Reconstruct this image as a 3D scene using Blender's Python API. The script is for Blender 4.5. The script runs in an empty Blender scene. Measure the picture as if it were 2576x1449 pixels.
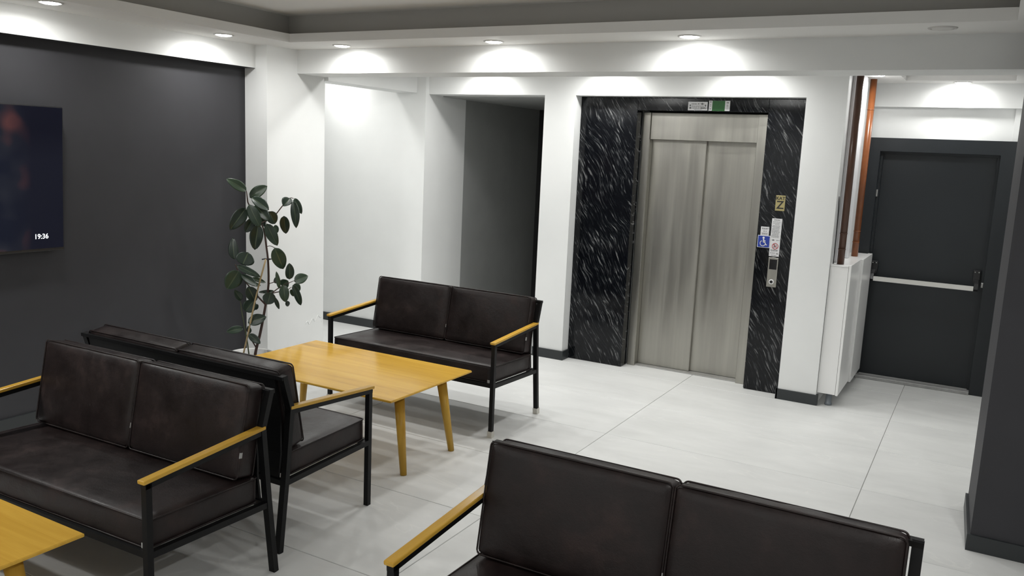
import bpy, bmesh, math, random
from mathutils import Vector, Matrix
random.seed(7)
S = bpy.context.scene
C = S.collection

# ------------------------------------------------------------------ camera
cam_d = bpy.data.cameras.new('camera')
cam_d.sensor_fit = 'HORIZONTAL'
cam_d.sensor_width = 36.0
cam_d.lens = 2115.93 / 2576.0 * 36.0
cam_d.clip_start = 0.02
cam = bpy.data.objects.new('camera', cam_d)
C.objects.link(cam)
R_ = Vector((0.86850706, 0.49369125, 0.04432196))
U_ = Vector((-0.1182135, 0.11946281, 0.98577594))
W_ = Vector((-0.48137413, 0.86139282, -0.16211526))
m = Matrix.Identity(4)
for i in range(3):
    m[i][0], m[i][1], m[i][2] = R_[i], U_[i], -W_[i]
m[2][3] = 1.8595
cam.matrix_world = m
S.camera = cam

# ------------------------------------------------------------------ world, exposure
wd = bpy.data.worlds.new('world')
S.world = wd
wd.use_nodes = True
wd.node_tree.nodes['Background'].inputs[0].default_value = (0.5, 0.52, 0.5, 1)
wd.node_tree.nodes['Background'].inputs[1].default_value = 0.05
S.view_settings.view_transform = 'Standard'
S.view_settings.look = 'None'
S.view_settings.gamma = 1.0
S.view_settings.use_curve_mapping = False
S.view_settings.exposure = 0.33
S.cycles.max_bounces = 8
S.cycles.diffuse_bounces = 5
S.cycles.glossy_bounces = 4
S.cycles.sample_clamp_indirect = 4.0
S.cycles.use_denoising = True
LAMP_W = 3.8           # watts of one downlight
LAMP_COL = (1.0, 0.998, 0.975)

# ------------------------------------------------------------------ materials
def new_mat(name):
    mt = bpy.data.materials.new(name)
    mt.use_nodes = True
    nt = mt.node_tree
    return mt, nt, nt.nodes['Principled BSDF']

def N(nt, t, **kw):
    n = nt.nodes.new(t)
    for k, v in kw.items():
        if k.startswith('i_'):
            key = k[2:]
            key = int(key) if key.isdigit() else key
            n.inputs[key].default_value = v
        else:
            setattr(n, k, v)
    return n

def ramp(nt, fac, stops):
    r = nt.nodes.new('ShaderNodeValToRGB')
    els = r.color_ramp.elements
    while len(els) < len(stops):
        els.new(0.5)
    for e, (p, c) in zip(els, stops):
        e.position = p
        e.color = (c[0], c[1], c[2], 1) if not isinstance(c, (int, float)) else (c, c, c, 1)
    nt.links.new(fac, r.inputs[0])
    return r.outputs[0]

def coords(nt, kind='Object', scale=(1, 1, 1), rot=(0, 0, 0), loc=(0, 0, 0)):
    mp = N(nt, 'ShaderNodeMapping')
    mp.inputs['Scale'].default_value = scale
    mp.inputs['Rotation'].default_value = rot
    mp.inputs['Location'].default_value = loc
    if kind == 'World':
        g = N(nt, 'ShaderNodeNewGeometry')
        nt.links.new(g.outputs['Position'], mp.inputs[0])
    else:
        t = N(nt, 'ShaderNodeTexCoord')
        nt.links.new(t.outputs[kind], mp.inputs[0])
    return mp.outputs[0]

def bump(nt, bs, h, strength=0.2, dist=0.01):
    b = N(nt, 'ShaderNodeBump')
    b.inputs['Strength'].default_value = strength
    b.inputs['Distance'].default_value = dist
    nt.links.new(h, b.inputs['Height'])
    nt.links.new(b.outputs[0], bs.inputs['Normal'])

def plain(name, col, rough=0.5, metal=0.0, spec=0.5, noise=0.0, nscale=40, bumpy=0.0, emit=None, estr=0.0, coat=0.0):
    mt, nt, bs = new_mat(name)
    bs.inputs['Base Color'].default_value = (*col, 1)
    bs.inputs['Roughness'].default_value = rough
    bs.inputs['Metallic'].default_value = metal
    bs.inputs['Specular IOR Level'].default_value = spec
    bs.inputs['Coat Weight'].default_value = coat
    bs.inputs['Coat Roughness'].default_value = 0.1
    if noise or bumpy:
        n = N(nt, 'ShaderNodeTexNoise', i_Scale=nscale, i_Detail=4.0)
        nt.links.new(coords(nt, 'World'), n.inputs['Vector'])
        if noise:
            lo = [c * (1 - noise) for c in col]
            hi = [min(1, c * (1 + noise)) for c in col]
            nt.links.new(ramp(nt, n.outputs['Fac'], [(0.3, lo), (0.7, hi)]), bs.inputs['Base Color'])
        if bumpy:
            bump(nt, bs, n.outputs['Fac'], bumpy, 0.004)
    if emit:
        bs.inputs['Emission Color'].default_value = (*emit, 1)
        bs.inputs['Emission Strength'].default_value = estr
    return mt

M = {}
M['white'] = plain('white_wall_paint', (0.74, 0.75, 0.745), 0.6, noise=0.02, nscale=3, bumpy=0.04, spec=0.3)
M['ceil'] = plain('ceiling_paint', (0.74, 0.735, 0.72), 0.7, noise=0.015, nscale=3, spec=0.2)
M['dark_wall'] = plain('charcoal_wall_paint', (0.041, 0.041, 0.0455), 0.6, noise=0.04, nscale=5, bumpy=0.05, spec=0.25)
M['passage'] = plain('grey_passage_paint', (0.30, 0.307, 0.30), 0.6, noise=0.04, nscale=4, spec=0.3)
M['cove'] = plain('grey_cove_paint', (0.42, 0.41, 0.39), 0.8, spec=0.2)
M['anthracite'] = plain('anthracite_door_paint', (0.0085, 0.0118, 0.015), 0.42, noise=0.05, nscale=120, bumpy=0.05)
M['skirting'] = plain('anthracite_skirting', (0.022, 0.026, 0.028), 0.4, noise=0.05, nscale=20)
M['black_metal'] = plain('black_powder_coated_steel', (0.004, 0.004, 0.0045), 0.5, spec=0.22, noise=0.1, nscale=80)
M['black_plastic'] = plain('black_plastic', (0.012, 0.012, 0.013), 0.35)
M['foot'] = plain('clear_plastic_cap', (0.55, 0.53, 0.48), 0.25)
M['tag'] = plain('white_tag', (0.38, 0.38, 0.37), 0.6)
M['laminate'] = plain('white_laminate', (0.78, 0.78, 0.775), 0.25, spec=0.5)
M['white_plastic'] = plain('white_plastic', (0.72, 0.72, 0.74), 0.35)
M['grey_plastic'] = plain('grey_plastic', (0.16, 0.18, 0.2), 0.4)
M['pipe'] = plain('brown_heating_pipe', (0.20, 0.062, 0.018), 0.3, noise=0.12, nscale=18)
M['pipe_shaded'] = plain('shaded_brown_heating_pipe', (0.065, 0.025, 0.012), 0.3, noise=0.12, nscale=18)  # darker copy of the pipe brown, shade on the nearer pipe put into the colour
M['bar'] = plain('white_lacquered_bar', (0.72, 0.71, 0.68), 0.3)
M['alu'] = plain('grey_aluminium', (0.42, 0.42, 0.41), 0.4, metal=0.6, noise=0.08, nscale=30)
M['sill_grey'] = plain('grey_threshold_metal', (0.34, 0.34, 0.335), 0.45, noise=0.1, nscale=30)
M['pot'] = plain('white_glazed_pot', (0.6, 0.6, 0.59), 0.4, noise=0.04, nscale=10)
M['soil'] = plain('dark_soil', (0.02, 0.015, 0.011), 0.95, noise=0.4, nscale=60, bumpy=0.6)
M['stem'] = plain('brown_stem', (0.045, 0.022, 0.016), 0.6, noise=0.25, nscale=40)
M['green_stem'] = plain('green_stem', (0.06, 0.075, 0.035), 0.5, noise=0.15, nscale=40)
M['stake'] = plain('bamboo_stake', (0.36, 0.27, 0.14), 0.5, noise=0.2, nscale=30)
M['brass'] = plain('brass_plate', (0.42, 0.36, 0.17), 0.35, metal=0.5)
M['ink'] = plain('black_ink', (0.012, 0.012, 0.012), 0.6)
M['grey_ink'] = plain('grey_ink', (0.12, 0.12, 0.12), 0.6)
M['red_ink'] = plain('red_ink', (0.45, 0.03, 0.04), 0.5)
M['paper'] = plain('white_paper', (0.62, 0.62, 0.63), 0.5, noise=0.03, nscale=60)
M['blue'] = plain('blue_sign', (0.015, 0.04, 0.28), 0.4)
M['white_ink'] = plain('white_ink', (0.75, 0.75, 0.75), 0.5)
M['green'] = plain('green_sign', (0.012, 0.095, 0.018), 0.5, noise=0.1, nscale=80)
M['glass_black'] = plain('black_glass', (0.004, 0.004, 0.006), 0.12)
M['chrome'] = plain('chrome', (0.75, 0.75, 0.74), 0.15, metal=1.0)
M['trim_ring'] = plain('downlight_trim', (0.5, 0.49, 0.47), 0.4)
M['lens'] = plain('lit_downlight_lens', (0.9, 0.9, 0.9), 0.5, emit=(1.0, 0.99, 0.96), estr=74.0)
M['lens_off'] = plain('unlit_downlight_lens', (0.6, 0.59, 0.57), 0.4)
M['clock'] = plain('lit_clock_digits', (0.8, 0.8, 0.8), 0.5, emit=(0.9, 0.95, 1.0), estr=0.9)
M['grout'] = plain('grey_grout', (0.26, 0.26, 0.25), 0.8)
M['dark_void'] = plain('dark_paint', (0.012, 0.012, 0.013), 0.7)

def leather():
    mt, nt, bs = new_mat('dark_brown_leatherette')
    v = coords(nt, 'World')
    n1 = N(nt, 'ShaderNodeTexNoise', i_Scale=7.0, i_Detail=6.0, i_Roughness=0.65)
    n2 = N(nt, 'ShaderNodeTexNoise', i_Scale=260.0, i_Detail=2.0)
    nt.links.new(v, n1.inputs['Vector']); nt.links.new(v, n2.inputs['Vector'])
    nt.links.new(ramp(nt, n1.outputs['Fac'], [(0.3, (0.0085, 0.0056, 0.0055)), (0.55, (0.0150, 0.0096, 0.0092)), (0.75, (0.034, 0.0205, 0.0185))]), bs.inputs['Base Color'])
    nt.links.new(ramp(nt, n1.outputs['Fac'], [(0.3, 0.31), (0.7, 0.5)]), bs.inputs['Roughness'])
    bs.inputs['Specular IOR Level'].default_value = 0.3
    a = N(nt, 'ShaderNodeMath', operation='MULTIPLY_ADD', i_1=0.12)
    nt.links.new(n2.outputs['Fac'], a.inputs[0]); nt.links.new(n1.outputs['Fac'], a.inputs[2])
    bump(nt, bs, a.outputs[0], 0.35, 0.008)
    return mt
M['leather'] = leather()

def wood(name, sc=(1.6, 26, 26), tone=1.0, rough=0.16):
    mt, nt, bs = new_mat(name)
    v = coords(nt, 'Object', sc)
    d = N(nt, 'ShaderNodeTexNoise', i_Scale=0.8, i_Detail=5.0, i_Roughness=0.6, i_Distortion=0.6)
    nt.links.new(v, d.inputs['Vector'])
    v2 = coords(nt, 'Object', (sc[0] * 0.5, sc[1] * 0.55, sc[2] * 0.55))
    b = N(nt, 'ShaderNodeTexNoise', i_Scale=0.55, i_Detail=1.0)
    nt.links.new(v2, b.inputs['Vector'])
    mx = N(nt, 'ShaderNodeMath', operation='MULTIPLY_ADD', i_1=0.6)
    sc2 = N(nt, 'ShaderNodeMath', operation='MULTIPLY', i_1=0.45)
    nt.links.new(d.outputs['Fac'], mx.inputs[0]); nt.links.new(b.outputs['Fac'], sc2.inputs[0]); nt.links.new(sc2.outputs[0], mx.inputs[2])
    t = tone
    nt.links.new(ramp(nt, mx.outputs[0], [(0.33, (0.30 * t, 0.155 * t, 0.020 * t)), (0.44, (0.50 * t, 0.285 * t, 0.040 * t)), (0.58, (0.58 * t, 0.345 * t, 0.055 * t)), (0.75, (0.64 * t, 0.41 * t, 0.085 * t))]), bs.inputs['Base Color'])
    bs.inputs['Roughness'].default_value = rough
    bs.inputs['Specular IOR Level'].default_value = 0.2
    return mt
M['wood_top'] = wood('lacquered_oak_top', tone=1.08)
M['wood_leg'] = wood('lacquered_oak_leg', (20, 20, 1.6), 0.82, 0.3)
M['wood_arm'] = wood('lacquered_oak_arm', (26, 1.6, 26), 1.0, 0.22)

def marble():
    mt, nt, bs = new_mat('black_veined_marble')
    th = math.radians(-30)
    w0 = N(nt, 'ShaderNodeTexNoise', i_Scale=2.2, i_Detail=2.0)
    base = coords(nt, 'World')
    nt.links.new(base, w0.inputs['Vector'])
    ad = N(nt, 'ShaderNodeMixRGB', blend_type='ADD', i_0=0.16)
    nt.links.new(base, ad.inputs[1]); nt.links.new(w0.outputs['Color'], ad.inputs[2])
    mp = N(nt, 'ShaderNodeMapping')
    mp.vector_type = 'TEXTURE'
    mp.inputs['Rotation'].default_value = (0, th, 0)
    mp.inputs['Scale'].default_value = (1 / 80.0, 1 / 14.0, 1 / 9.0)
    nt.links.new(ad.outputs[0], mp.inputs[0])
    n = N(nt, 'ShaderNodeTexNoise', i_Scale=1.0, i_Detail=5.0, i_Roughness=0.6, i_Distortion=0.45)
    nt.links.new(mp.outputs[0], n.inputs['Vector'])
    big = N(nt, 'ShaderNodeTexNoise', i_Scale=4.5, i_Detail=2.0)
    nt.links.new(base, big.inputs['Vector'])
    mul = N(nt, 'ShaderNodeMath', operation='MULTIPLY_ADD', i_1=0.22, i_2=-0.11)
    nt.links.new(big.outputs['Fac'], mul.inputs[0])
    sm = N(nt, 'ShaderNodeMath', operation='ADD')
    nt.links.new(n.outputs['Fac'], sm.inputs[0]); nt.links.new(mul.outputs[0], sm.inputs[1])
    nt.links.new(ramp(nt, sm.outputs[0], [(0.46, (0.003, 0.0035, 0.005)), (0.57, (0.009, 0.010, 0.012)), (0.62, (0.05, 0.052, 0.055)), (0.70, (0.19, 0.19, 0.188))]), bs.inputs['Base Color'])
    bs.inputs['Roughness'].default_value = 0.1
    bs.inputs['Specular IOR Level'].default_value = 0.28
    return mt
M['marble'] = marble()

def steel():
    mt, nt, bs = new_mat('brushed_stainless_steel')
    v = coords(nt, 'World', (30, 30, 0.7))
    n = N(nt, 'ShaderNodeTexNoise', i_Scale=1.0, i_Detail=4.0, i_Roughness=0.6)
    nt.links.new(v, n.inputs['Vector'])
    v2 = coords(nt, 'World', (8.0, 8.0, 0.8))
    n2 = N(nt, 'ShaderNodeTexNoise', i_Scale=1.0, i_Detail=3.0)
    nt.links.new(v2, n2.inputs['Vector'])
    m1 = N(nt, 'ShaderNodeMath', operation='MULTIPLY', i_1=0.35)
    nt.links.new(n.outputs['Fac'], m1.inputs[0])
    mx = N(nt, 'ShaderNodeMath', operation='MULTIPLY_ADD', i_1=0.65)
    nt.links.new(n2.outputs['Fac'], mx.inputs[0]); nt.links.new(m1.outputs[0], mx.inputs[2])
    nt.links.new(ramp(nt, mx.outputs[0], [(0.35, (0.36, 0.35, 0.32)), (0.5, (0.405, 0.395, 0.36)), (0.65, (0.46, 0.45, 0.41))]), bs.inputs['Base Color'])
    nt.links.new(ramp(nt, mx.outputs[0], [(0.35, 0.30), (0.65, 0.42)]), bs.inputs['Roughness'])
    bs.inputs['Metallic'].default_value = 1.0
    f = N(nt, 'ShaderNodeTexNoise', i_Scale=1.0, i_Detail=2.0)
    nt.links.new(coords(nt, 'World', (500, 500, 6)), f.inputs['Vector'])
    bump(nt, bs, f.outputs['Fac'], 0.05, 0.002)
    return mt
M['steel'] = steel()

def tile():
    mt, nt, bs = new_mat('grey_cement_look_tile')
    oi = N(nt, 'ShaderNodeObjectInfo')
    tc = N(nt, 'ShaderNodeTexCoord')
    sc = N(nt, 'ShaderNodeMath', operation='MULTIPLY', i_1=37.0)
    nt.links.new(oi.outputs['Random'], sc.inputs[0])
    cb = N(nt, 'ShaderNodeCombineXYZ')
    nt.links.new(sc.outputs[0], cb.inputs[0]); nt.links.new(sc.outputs[0], cb.inputs[1])
    ad = N(nt, 'ShaderNodeVectorMath', operation='ADD')
    nt.links.new(tc.outputs['Object'], ad.inputs[0]); nt.links.new(cb.outputs[0], ad.inputs[1])
    mp = N(nt, 'ShaderNodeMapping'); mp.inputs['Scale'].default_value = (1.0, 2.7, 1); mp.inputs['Rotation'].default_value = (0, 0, 0.06)
    nt.links.new(ad.outputs[0], mp.inputs[0])
    n = N(nt, 'ShaderNodeTexNoise', i_Scale=1.2, i_Detail=7.0, i_Roughness=0.62, i_Distortion=0.35)
    nt.links.new(mp.outputs[0], n.inputs['Vector'])
    base = ramp(nt, n.outputs['Fac'], [(0.3, (0.575, 0.58, 0.572)), (0.5, (0.63, 0.635, 0.627)), (0.7, (0.685, 0.69, 0.68))])
    # sparse white veins
    vn = N(nt, 'ShaderNodeTexNoise', i_Scale=1.1, i_Detail=4.0, i_Distortion=0.6)
    mp2 = N(nt, 'ShaderNodeMapping'); mp2.inputs['Scale'].default_value = (1.2, 2.6, 1); mp2.inputs['Rotation'].default_value = (0, 0, -0.35)
    nt.links.new(ad.outputs[0], mp2.inputs[0]); nt.links.new(mp2.outputs[0], vn.inputs['Vector'])
    vv = ramp(nt, vn.outputs['Fac'], [(0.612, 0.0), (0.622, 0.4), (0.632, 0.0)])
    mx = N(nt, 'ShaderNodeMixRGB', i_2=(0.74, 0.74, 0.72, 1))
    nt.links.new(vv, mx.inputs[0]); nt.links.new(base, mx.inputs[1])
    nt.links.new(mx.outputs[0], bs.inputs['Base Color'])
    nt.links.new(ramp(nt, n.outputs['Fac'], [(0.3, 0.5), (0.7, 0.42)]), bs.inputs['Roughness'])
    bs.inputs['Specular IOR Level'].default_value = 0.35
    return mt
M['tile'] = tile()

def leaf_mat():
    mt, nt, bs = new_mat('glossy_dark_leaf')
    tc = N(nt, 'ShaderNodeTexCoord')
    sx = N(nt, 'ShaderNodeSeparateXYZ')
    nt.links.new(tc.outputs['UV'], sx.inputs[0])
    a = N(nt, 'ShaderNodeMath', operation='SUBTRACT', i_1=0.5); nt.links.new(sx.outputs[0], a.inputs[0])
    ab = N(nt, 'ShaderNodeMath', operation='ABSOLUTE'); nt.links.new(a.outputs[0], ab.inputs[0])
    oi = N(nt, 'ShaderNodeObjectInfo')
    green = ramp(nt, oi.outputs['Random'], [(0.0, (0.010, 0.022, 0.014)), (0.6, (0.016, 0.034, 0.021)), (1.0, (0.028, 0.052, 0.026))])
    mid = ramp(nt, ab.outputs[0], [(0.0, 1.0), (0.02, 0.7), (0.05, 0.0)])
    mx = N(nt, 'ShaderNodeMixRGB', i_2=(0.075, 0.10, 0.055, 1))
    nt.links.new(mid, mx.inputs[0]); nt.links.new(green, mx.inputs[1])
    nt.links.new(mx.outputs[0], bs.inputs['Base Color'])
    bs.inputs['Roughness'].default_value = 0.33
    wv = N(nt, 'ShaderNodeTexWave', i_Scale=9.0, i_Distortion=0.5)
    wv.bands_direction = 'Y'
    nt.links.new(tc.outputs['UV'], wv.inputs['Vector'])
    bump(nt, bs, wv.outputs['Fac'], 0.06, 0.004)
    return mt
M['leaf'] = leaf_mat()

def screen_mat():
    mt, nt, bs = new_mat('dim_screen_picture')
    v = coords(nt, 'Object')
    sx = N(nt, 'ShaderNodeSeparateXYZ'); nt.links.new(v, sx.inputs[0])
    n = N(nt, 'ShaderNodeTexNoise', i_Scale=5.0, i_Detail=1.0)
    nt.links.new(v, n.inputs['Vector'])
    pic = ramp(nt, n.outputs['Fac'], [(0.36, (0.003, 0.005, 0.014)), (0.5, (0.014, 0.016, 0.024)), (0.64, (0.12, 0.045, 0.042))])
    # picture fades to plain dark blue towards the right edge of the screen (local +y) and the bottom
    fr = ramp(nt, sx.outputs[1], [(0.42, 1.0), (0.58, 0.0)])
    mx = N(nt, 'ShaderNodeMixRGB', i_1=(0.0025, 0.003, 0.010, 1))
    nt.links.new(fr, mx.inputs[0]); nt.links.new(pic, mx.inputs[2])
    fb = ramp(nt, sx.outputs[2], [(0.12, (0.005, 0.0055, 0.0075)), (0.30, (0, 0, 0))])
    ad = N(nt, 'ShaderNodeMixRGB', blend_type='ADD', i_0=1.0)
    nt.links.new(mx.outputs[0], ad.inputs[1]); nt.links.new(fb, ad.inputs[2])
    bs.inputs['Base Color'].default_value = (0.004, 0.004, 0.006, 1)
    bs.inputs['Roughness'].default_value = 0.12
    bs.inputs['Specular IOR Level'].default_value = 0.07
    nt.links.new(ad.outputs[0], bs.inputs['Emission Color'])
    bs.inputs['Emission Strength'].default_value = 0.6
    return mt
M['screen'] = screen_mat()

# ------------------------------------------------------------------ mesh helpers
class MB:
    """collects boxes, tubes and sheets; build() links them as one mesh object"""
    def __init__(self):
        self.v, self.f, self.s, self.mi = [], [], [], []
    def add(self, vs, fs, smooth=False, mi=0):
        o = len(self.v)
        self.v += [tuple(p) for p in vs]
        for f in fs:
            self.f.append(tuple(i + o for i in f)); self.s.append(smooth); self.mi.append(mi)
        return self
    def box(self, x0, x1, y0, y1, z0, z1, mi=0, bottom=None):
        vs = [(x0, y0, z0), (x1, y0, z0), (x1, y1, z0), (x0, y1, z0), (x0, y0, z1), (x1, y0, z1), (x1, y1, z1), (x0, y1, z1)]
        self.add(vs, [(4, 5, 6, 7), (0, 1, 5, 4), (1, 2, 6, 5), (2, 3, 7, 6), (3, 0, 4, 7)], False, mi)
        o = len(self.v) - 8
        self.f.append((o, o + 3, o + 2, o + 1)); self.s.append(False); self.mi.append(mi if bottom is None else bottom)
        return self
    def rbox(self, x0, x1, y0, y1, z0, z1, r=0.003, seg=1):
        bm = bmesh.new()
        bmesh.ops.create_cube(bm, size=1)
        for v in bm.verts:
            v.co = Vector(((x0 + x1) / 2 + v.co.x * (x1 - x0), (y0 + y1) / 2 + v.co.y * (y1 - y0), (z0 + z1) / 2 + v.co.z * (z1 - z0)))
        bmesh.ops.bevel(bm, geom=bm.edges[:], offset=r, segments=seg, affect='EDGES', profile=0.5)
        bm.verts.index_update()
        self.add([v.co[:] for v in bm.verts], [[v.index for v in f.verts] for f in bm.faces])
        bm.free()
        return self
    def tube(self, pts, rad, n=8, square=None, smooth=True, caps=True, closed=False, up=(0, 0, 1)):
        """round tube (rad scalar or list) or rectangular bar (square=(w,h)) along pts"""
        pts = [Vector(p) for p in pts]
        k = len(pts)
        rings = []
        for i, p in enumerate(pts):
            if closed:
                t = (pts[(i + 1) % k] - pts[i - 1]).normalized()
            else:
                a = pts[max(0, i - 1)]; b = pts[min(k - 1, i + 1)]
                t = (b - a).normalized()
            u = Vector(up)
            if abs(t.dot(u)) > 0.95:
                u = Vector((0, 1, 0)) if abs(t.y) < 0.9 else Vector((1, 0, 0))
            sx = t.cross(u).normalized(); sy = sx.cross(t).normalized()
            if square:
                w, h = square[0] / 2, square[1] / 2
                rings.append([p + sx * a + sy * b for a, b in ((-w, -h), (w, -h), (w, h), (-w, h))])
            else:
                r = rad[i] if isinstance(rad, (list, tuple)) else rad
                rings.append([p + sx * math.cos(2 * math.pi * j / n) * r + sy * math.sin(2 * math.pi * j / n) * r for j in range(n)])
        m_ = len(rings[0])
        vs = [q for rg in rings for q in rg]
        fs = []
        for i in range(k if closed else k - 1):
            for j in range(m_):
                a = i * m_ + j; b = i * m_ + (j + 1) % m_
                c = ((i + 1) % k) * m_ + (j + 1) % m_; d = ((i + 1) % k) * m_ + j
                fs.append((a, b, c, d))
        self.add(vs, fs, smooth and not square)
        if caps and not closed:
            o = len(self.v) - len(vs)
            self.f.append(tuple(o + j for j in reversed(range(m_)))); self.s.append(False); self.mi.append(0)
            self.f.append(tuple(o + (k - 1) * m_ + j for j in range(m_))); self.s.append(False); self.mi.append(0)
        return self
    def lathe(self, prof, c=(0, 0, 0), n=32, smooth=True):
        vs, fs = [], []
        for r, z in prof:
            for j in range(n):
                a = 2 * math.pi * j / n
                vs.append((c[0] + r * math.cos(a), c[1] + r * math.sin(a), c[2] + z))
        for i in range(len(prof) - 1):
            for j in range(n):
                fs.append((i * n + j, i * n + (j + 1) % n, (i + 1) * n + (j + 1) % n, (i + 1) * n + j))
        self.add(vs, fs, smooth)
        return self
    def poly(self, pts, y, t=0.0006):
        """flat polygon in the xz plane at depth y facing -y, thickness t"""
        k = len(pts)
        vs = [(x, y, z) for x, z in pts] + [(x, y - t, z) for x, z in pts]
        fs = [tuple(range(k, 2 * k))]
        fs += [(i, (i + 1) % k, k + (i + 1) % k, k + i) for i in range(k)]
        self.add(vs, fs)
        return self
    def disc(self, cx, cz, r, y, t=0.0006, n=24):
        return self.poly([(cx + r * math.cos(2 * math.pi * i / n), cz + r * math.sin(2 * math.pi * i / n)) for i in range(n)], y, t)
    def stroke(self, pts, w, y, t=0.0006):
        """thick flat polyline in xz"""
        for (x0, z0), (x1, z1) in zip(pts[:-1], pts[1:]):
            d = Vector((x1 - x0, z1 - z0)); L = d.length
            if L < 1e-9: continue
            d /= L; nx, nz = -d.y * w / 2, d.x * w / 2
            e = d * (w * 0.12)
            self.poly([(x0 - e.x - nx, z0 - e.y - nz), (x1 + e.x - nx, z1 + e.y - nz), (x1 + e.x + nx, z1 + e.y + nz), (x0 - e.x + nx, z0 - e.y + nz)], y, t)
        return self
    def build(self, name, mat, parent=None, **props):
        me = bpy.data.meshes.new(name)
        me.from_pydata(self.v, [], self.f)
        for p, s, i in zip(me.polygons, self.s, self.mi):
            p.use_smooth = s; p.material_index = i
        mats = mat if isinstance(mat, (list, tuple)) else [mat]
        for mt in mats:
            me.materials.append(mt)
        me.update()
        bm = bmesh.new(); bm.from_mesh(me); bmesh.ops.recalc_face_normals(bm, faces=bm.faces); bm.to_mesh(me); bm.free()
        o = bpy.data.objects.new(name, me)
        C.objects.link(o)
        if parent: o.parent = parent
        for k, v in props.items(): o[k] = v
        return o

def tag(o, label, cat, group=None):
    o['label'] = label; o['category'] = cat
    if group: o['group'] = group
    return o

def thing(name, label, cat, loc=(0, 0, 0), rz=0.0, group=None):
    o = bpy.data.objects.new(name, None)
    C.objects.link(o)
    o.empty_display_size = 0.1
    o.location = loc; o.rotation_euler = (0, 0, rz)
    return tag(o, label, cat, group)

def struct(name, mb, mat, label=None):
    o = mb.build(name, mat, kind='structure')
    if label: o['label'] = label
    return o

def copy_tree(o, parent=None):
    c = o.copy(); C.objects.link(c)
    if parent: c.parent = parent
    for ch in list(o.children):
        copy_tree(ch, c)
    return c

def text(name, body, size, loc, mat, parent, ext=0.0004, align='CENTER', rot=(math.pi / 2, 0, 0), sx=1.0, off=0.0):
    cu = bpy.data.curves.new(name, 'FONT')
    cu.body = body; cu.size = size; cu.extrude = ext; cu.offset = off
    cu.align_x = align; cu.align_y = 'CENTER'
    cu.materials.append(mat)
    o = bpy.data.objects.new(name, cu)
    C.objects.link(o)
    o.location = loc; o.rotation_euler = rot; o.scale = (sx, 1, 1)
    o.parent = parent
    dg = bpy.context.evaluated_depsgraph_get()
    me = bpy.data.meshes.new_from_object(o.evaluated_get(dg))
    q = bpy.data.objects.new(name, me)
    C.objects.link(q)
    q.location = loc; q.rotation_euler = rot; q.scale = (sx, 1, 1); q.parent = parent
    bpy.data.objects.remove(o)
    q.name = name
    return q

# ------------------------------------------------------------------ the setting
XL, XR, YN, YF = -5.12, 3.0, -2.2, 9.1
ZS, ZC = 2.559, 2.75          # soffit underside, tray ceiling
# floor: grout bed with one object per tile
floor = struct('floor', MB().box(-7.6, 3.1, -2.3, 9.2, -0.15, -0.004), M['grout'], 'pale grey cement look tiled floor')
TX, TY = 1.612, 0.7932
tb = MB(); g = 0.0016
w2, h2 = TX / 2 - g, TY / 2 - g
e = 0.0018
tb.add([(-w2, -h2, -0.012), (w2, -h2, -0.012), (w2, h2, -0.012), (-w2, h2, -0.012),
        (-w2, -h2, -e), (w2, -h2, -e), (w2, h2, -e), (-w2, h2, -e),
        (-w2 + e, -h2 + e, 0), (w2 - e, -h2 + e, 0), (w2 - e, h2 - e, 0), (-w2 + e, h2 - e, 0)],
       [(8, 9, 10, 11)] + [(i, (i + 1) % 4, 4 + (i + 1) % 4, 4 + i) for i in range(4)] + [(4 + i, 4 + (i + 1) % 4, 8 + (i + 1) % 4, 8 + i) for i in range(4)])
tile0 = None
for ix in range(-4, 3):
    for iy in range(-11, 4):
        cx, cy = -2.066 + TX * (ix + 0.5), 6.669 + TY * (iy - 0.5)
        if cy > 9 or cx < -7.3 or cx > 2.4: continue
        if cx < -5.9 and cy < 5.0: continue
        if tile0 is None:
            t = tile0 = tb.build('floor_tile', M['tile'], floor)
        else:
            t = tile0.copy(); C.objects.link(t)
        t.location = (cx, cy, 0)

# left charcoal wall
struct('wall_left', MB().box(XL - 0.2, XL, YN, 4.78, 0, 2.8), M['dark_wall'], 'charcoal painted wall behind the screen')
struct('baseboard_left', MB().box(XL, XL + 0.014, YN, 4.78, 0, 0.083), M['skirting'])
# white bulkhead above it, its underside charcoal
struct('trim_1', MB().box(XL, -5.007, YN, 4.78, 2.389, ZS + 0.05, 0, 1), [M['white'], M['dark_wall']], 'white bulkhead along the charcoal wall')
# white column in the corner
wc = struct('wall_corner', MB().box(XL - 0.2, -4.887, 4.78, 5.425, 0, 2.8), M['white'], 'white column in the corner behind the plant')
crk = MB()
pts = [(-4.887, 5.21 + 0.19 * i / 14, 0.335 + 0.02 * math.sin(i * 1.3) + 0.0035 * i + random.uniform(-.006, .006)) for i in range(15)]
crk.tube(pts, [0.002 + 0.003 * random.random() for _ in pts], 5)
crk.tube([(-4.887, 5.40, 0.385), (-4.887, 5.41, 0.36), (-4.887, 5.40, 0.34), (-4.887, 5.405, 0.32)], 0.0028, 5)
crk.build('paint_blister', M['white'], wc)
# main white beam
struct('trim_2', MB().box(-4.887, XR, 5.105, 5.425, 2.379, 2.8), M['white'], 'white beam across the lobby')
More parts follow.
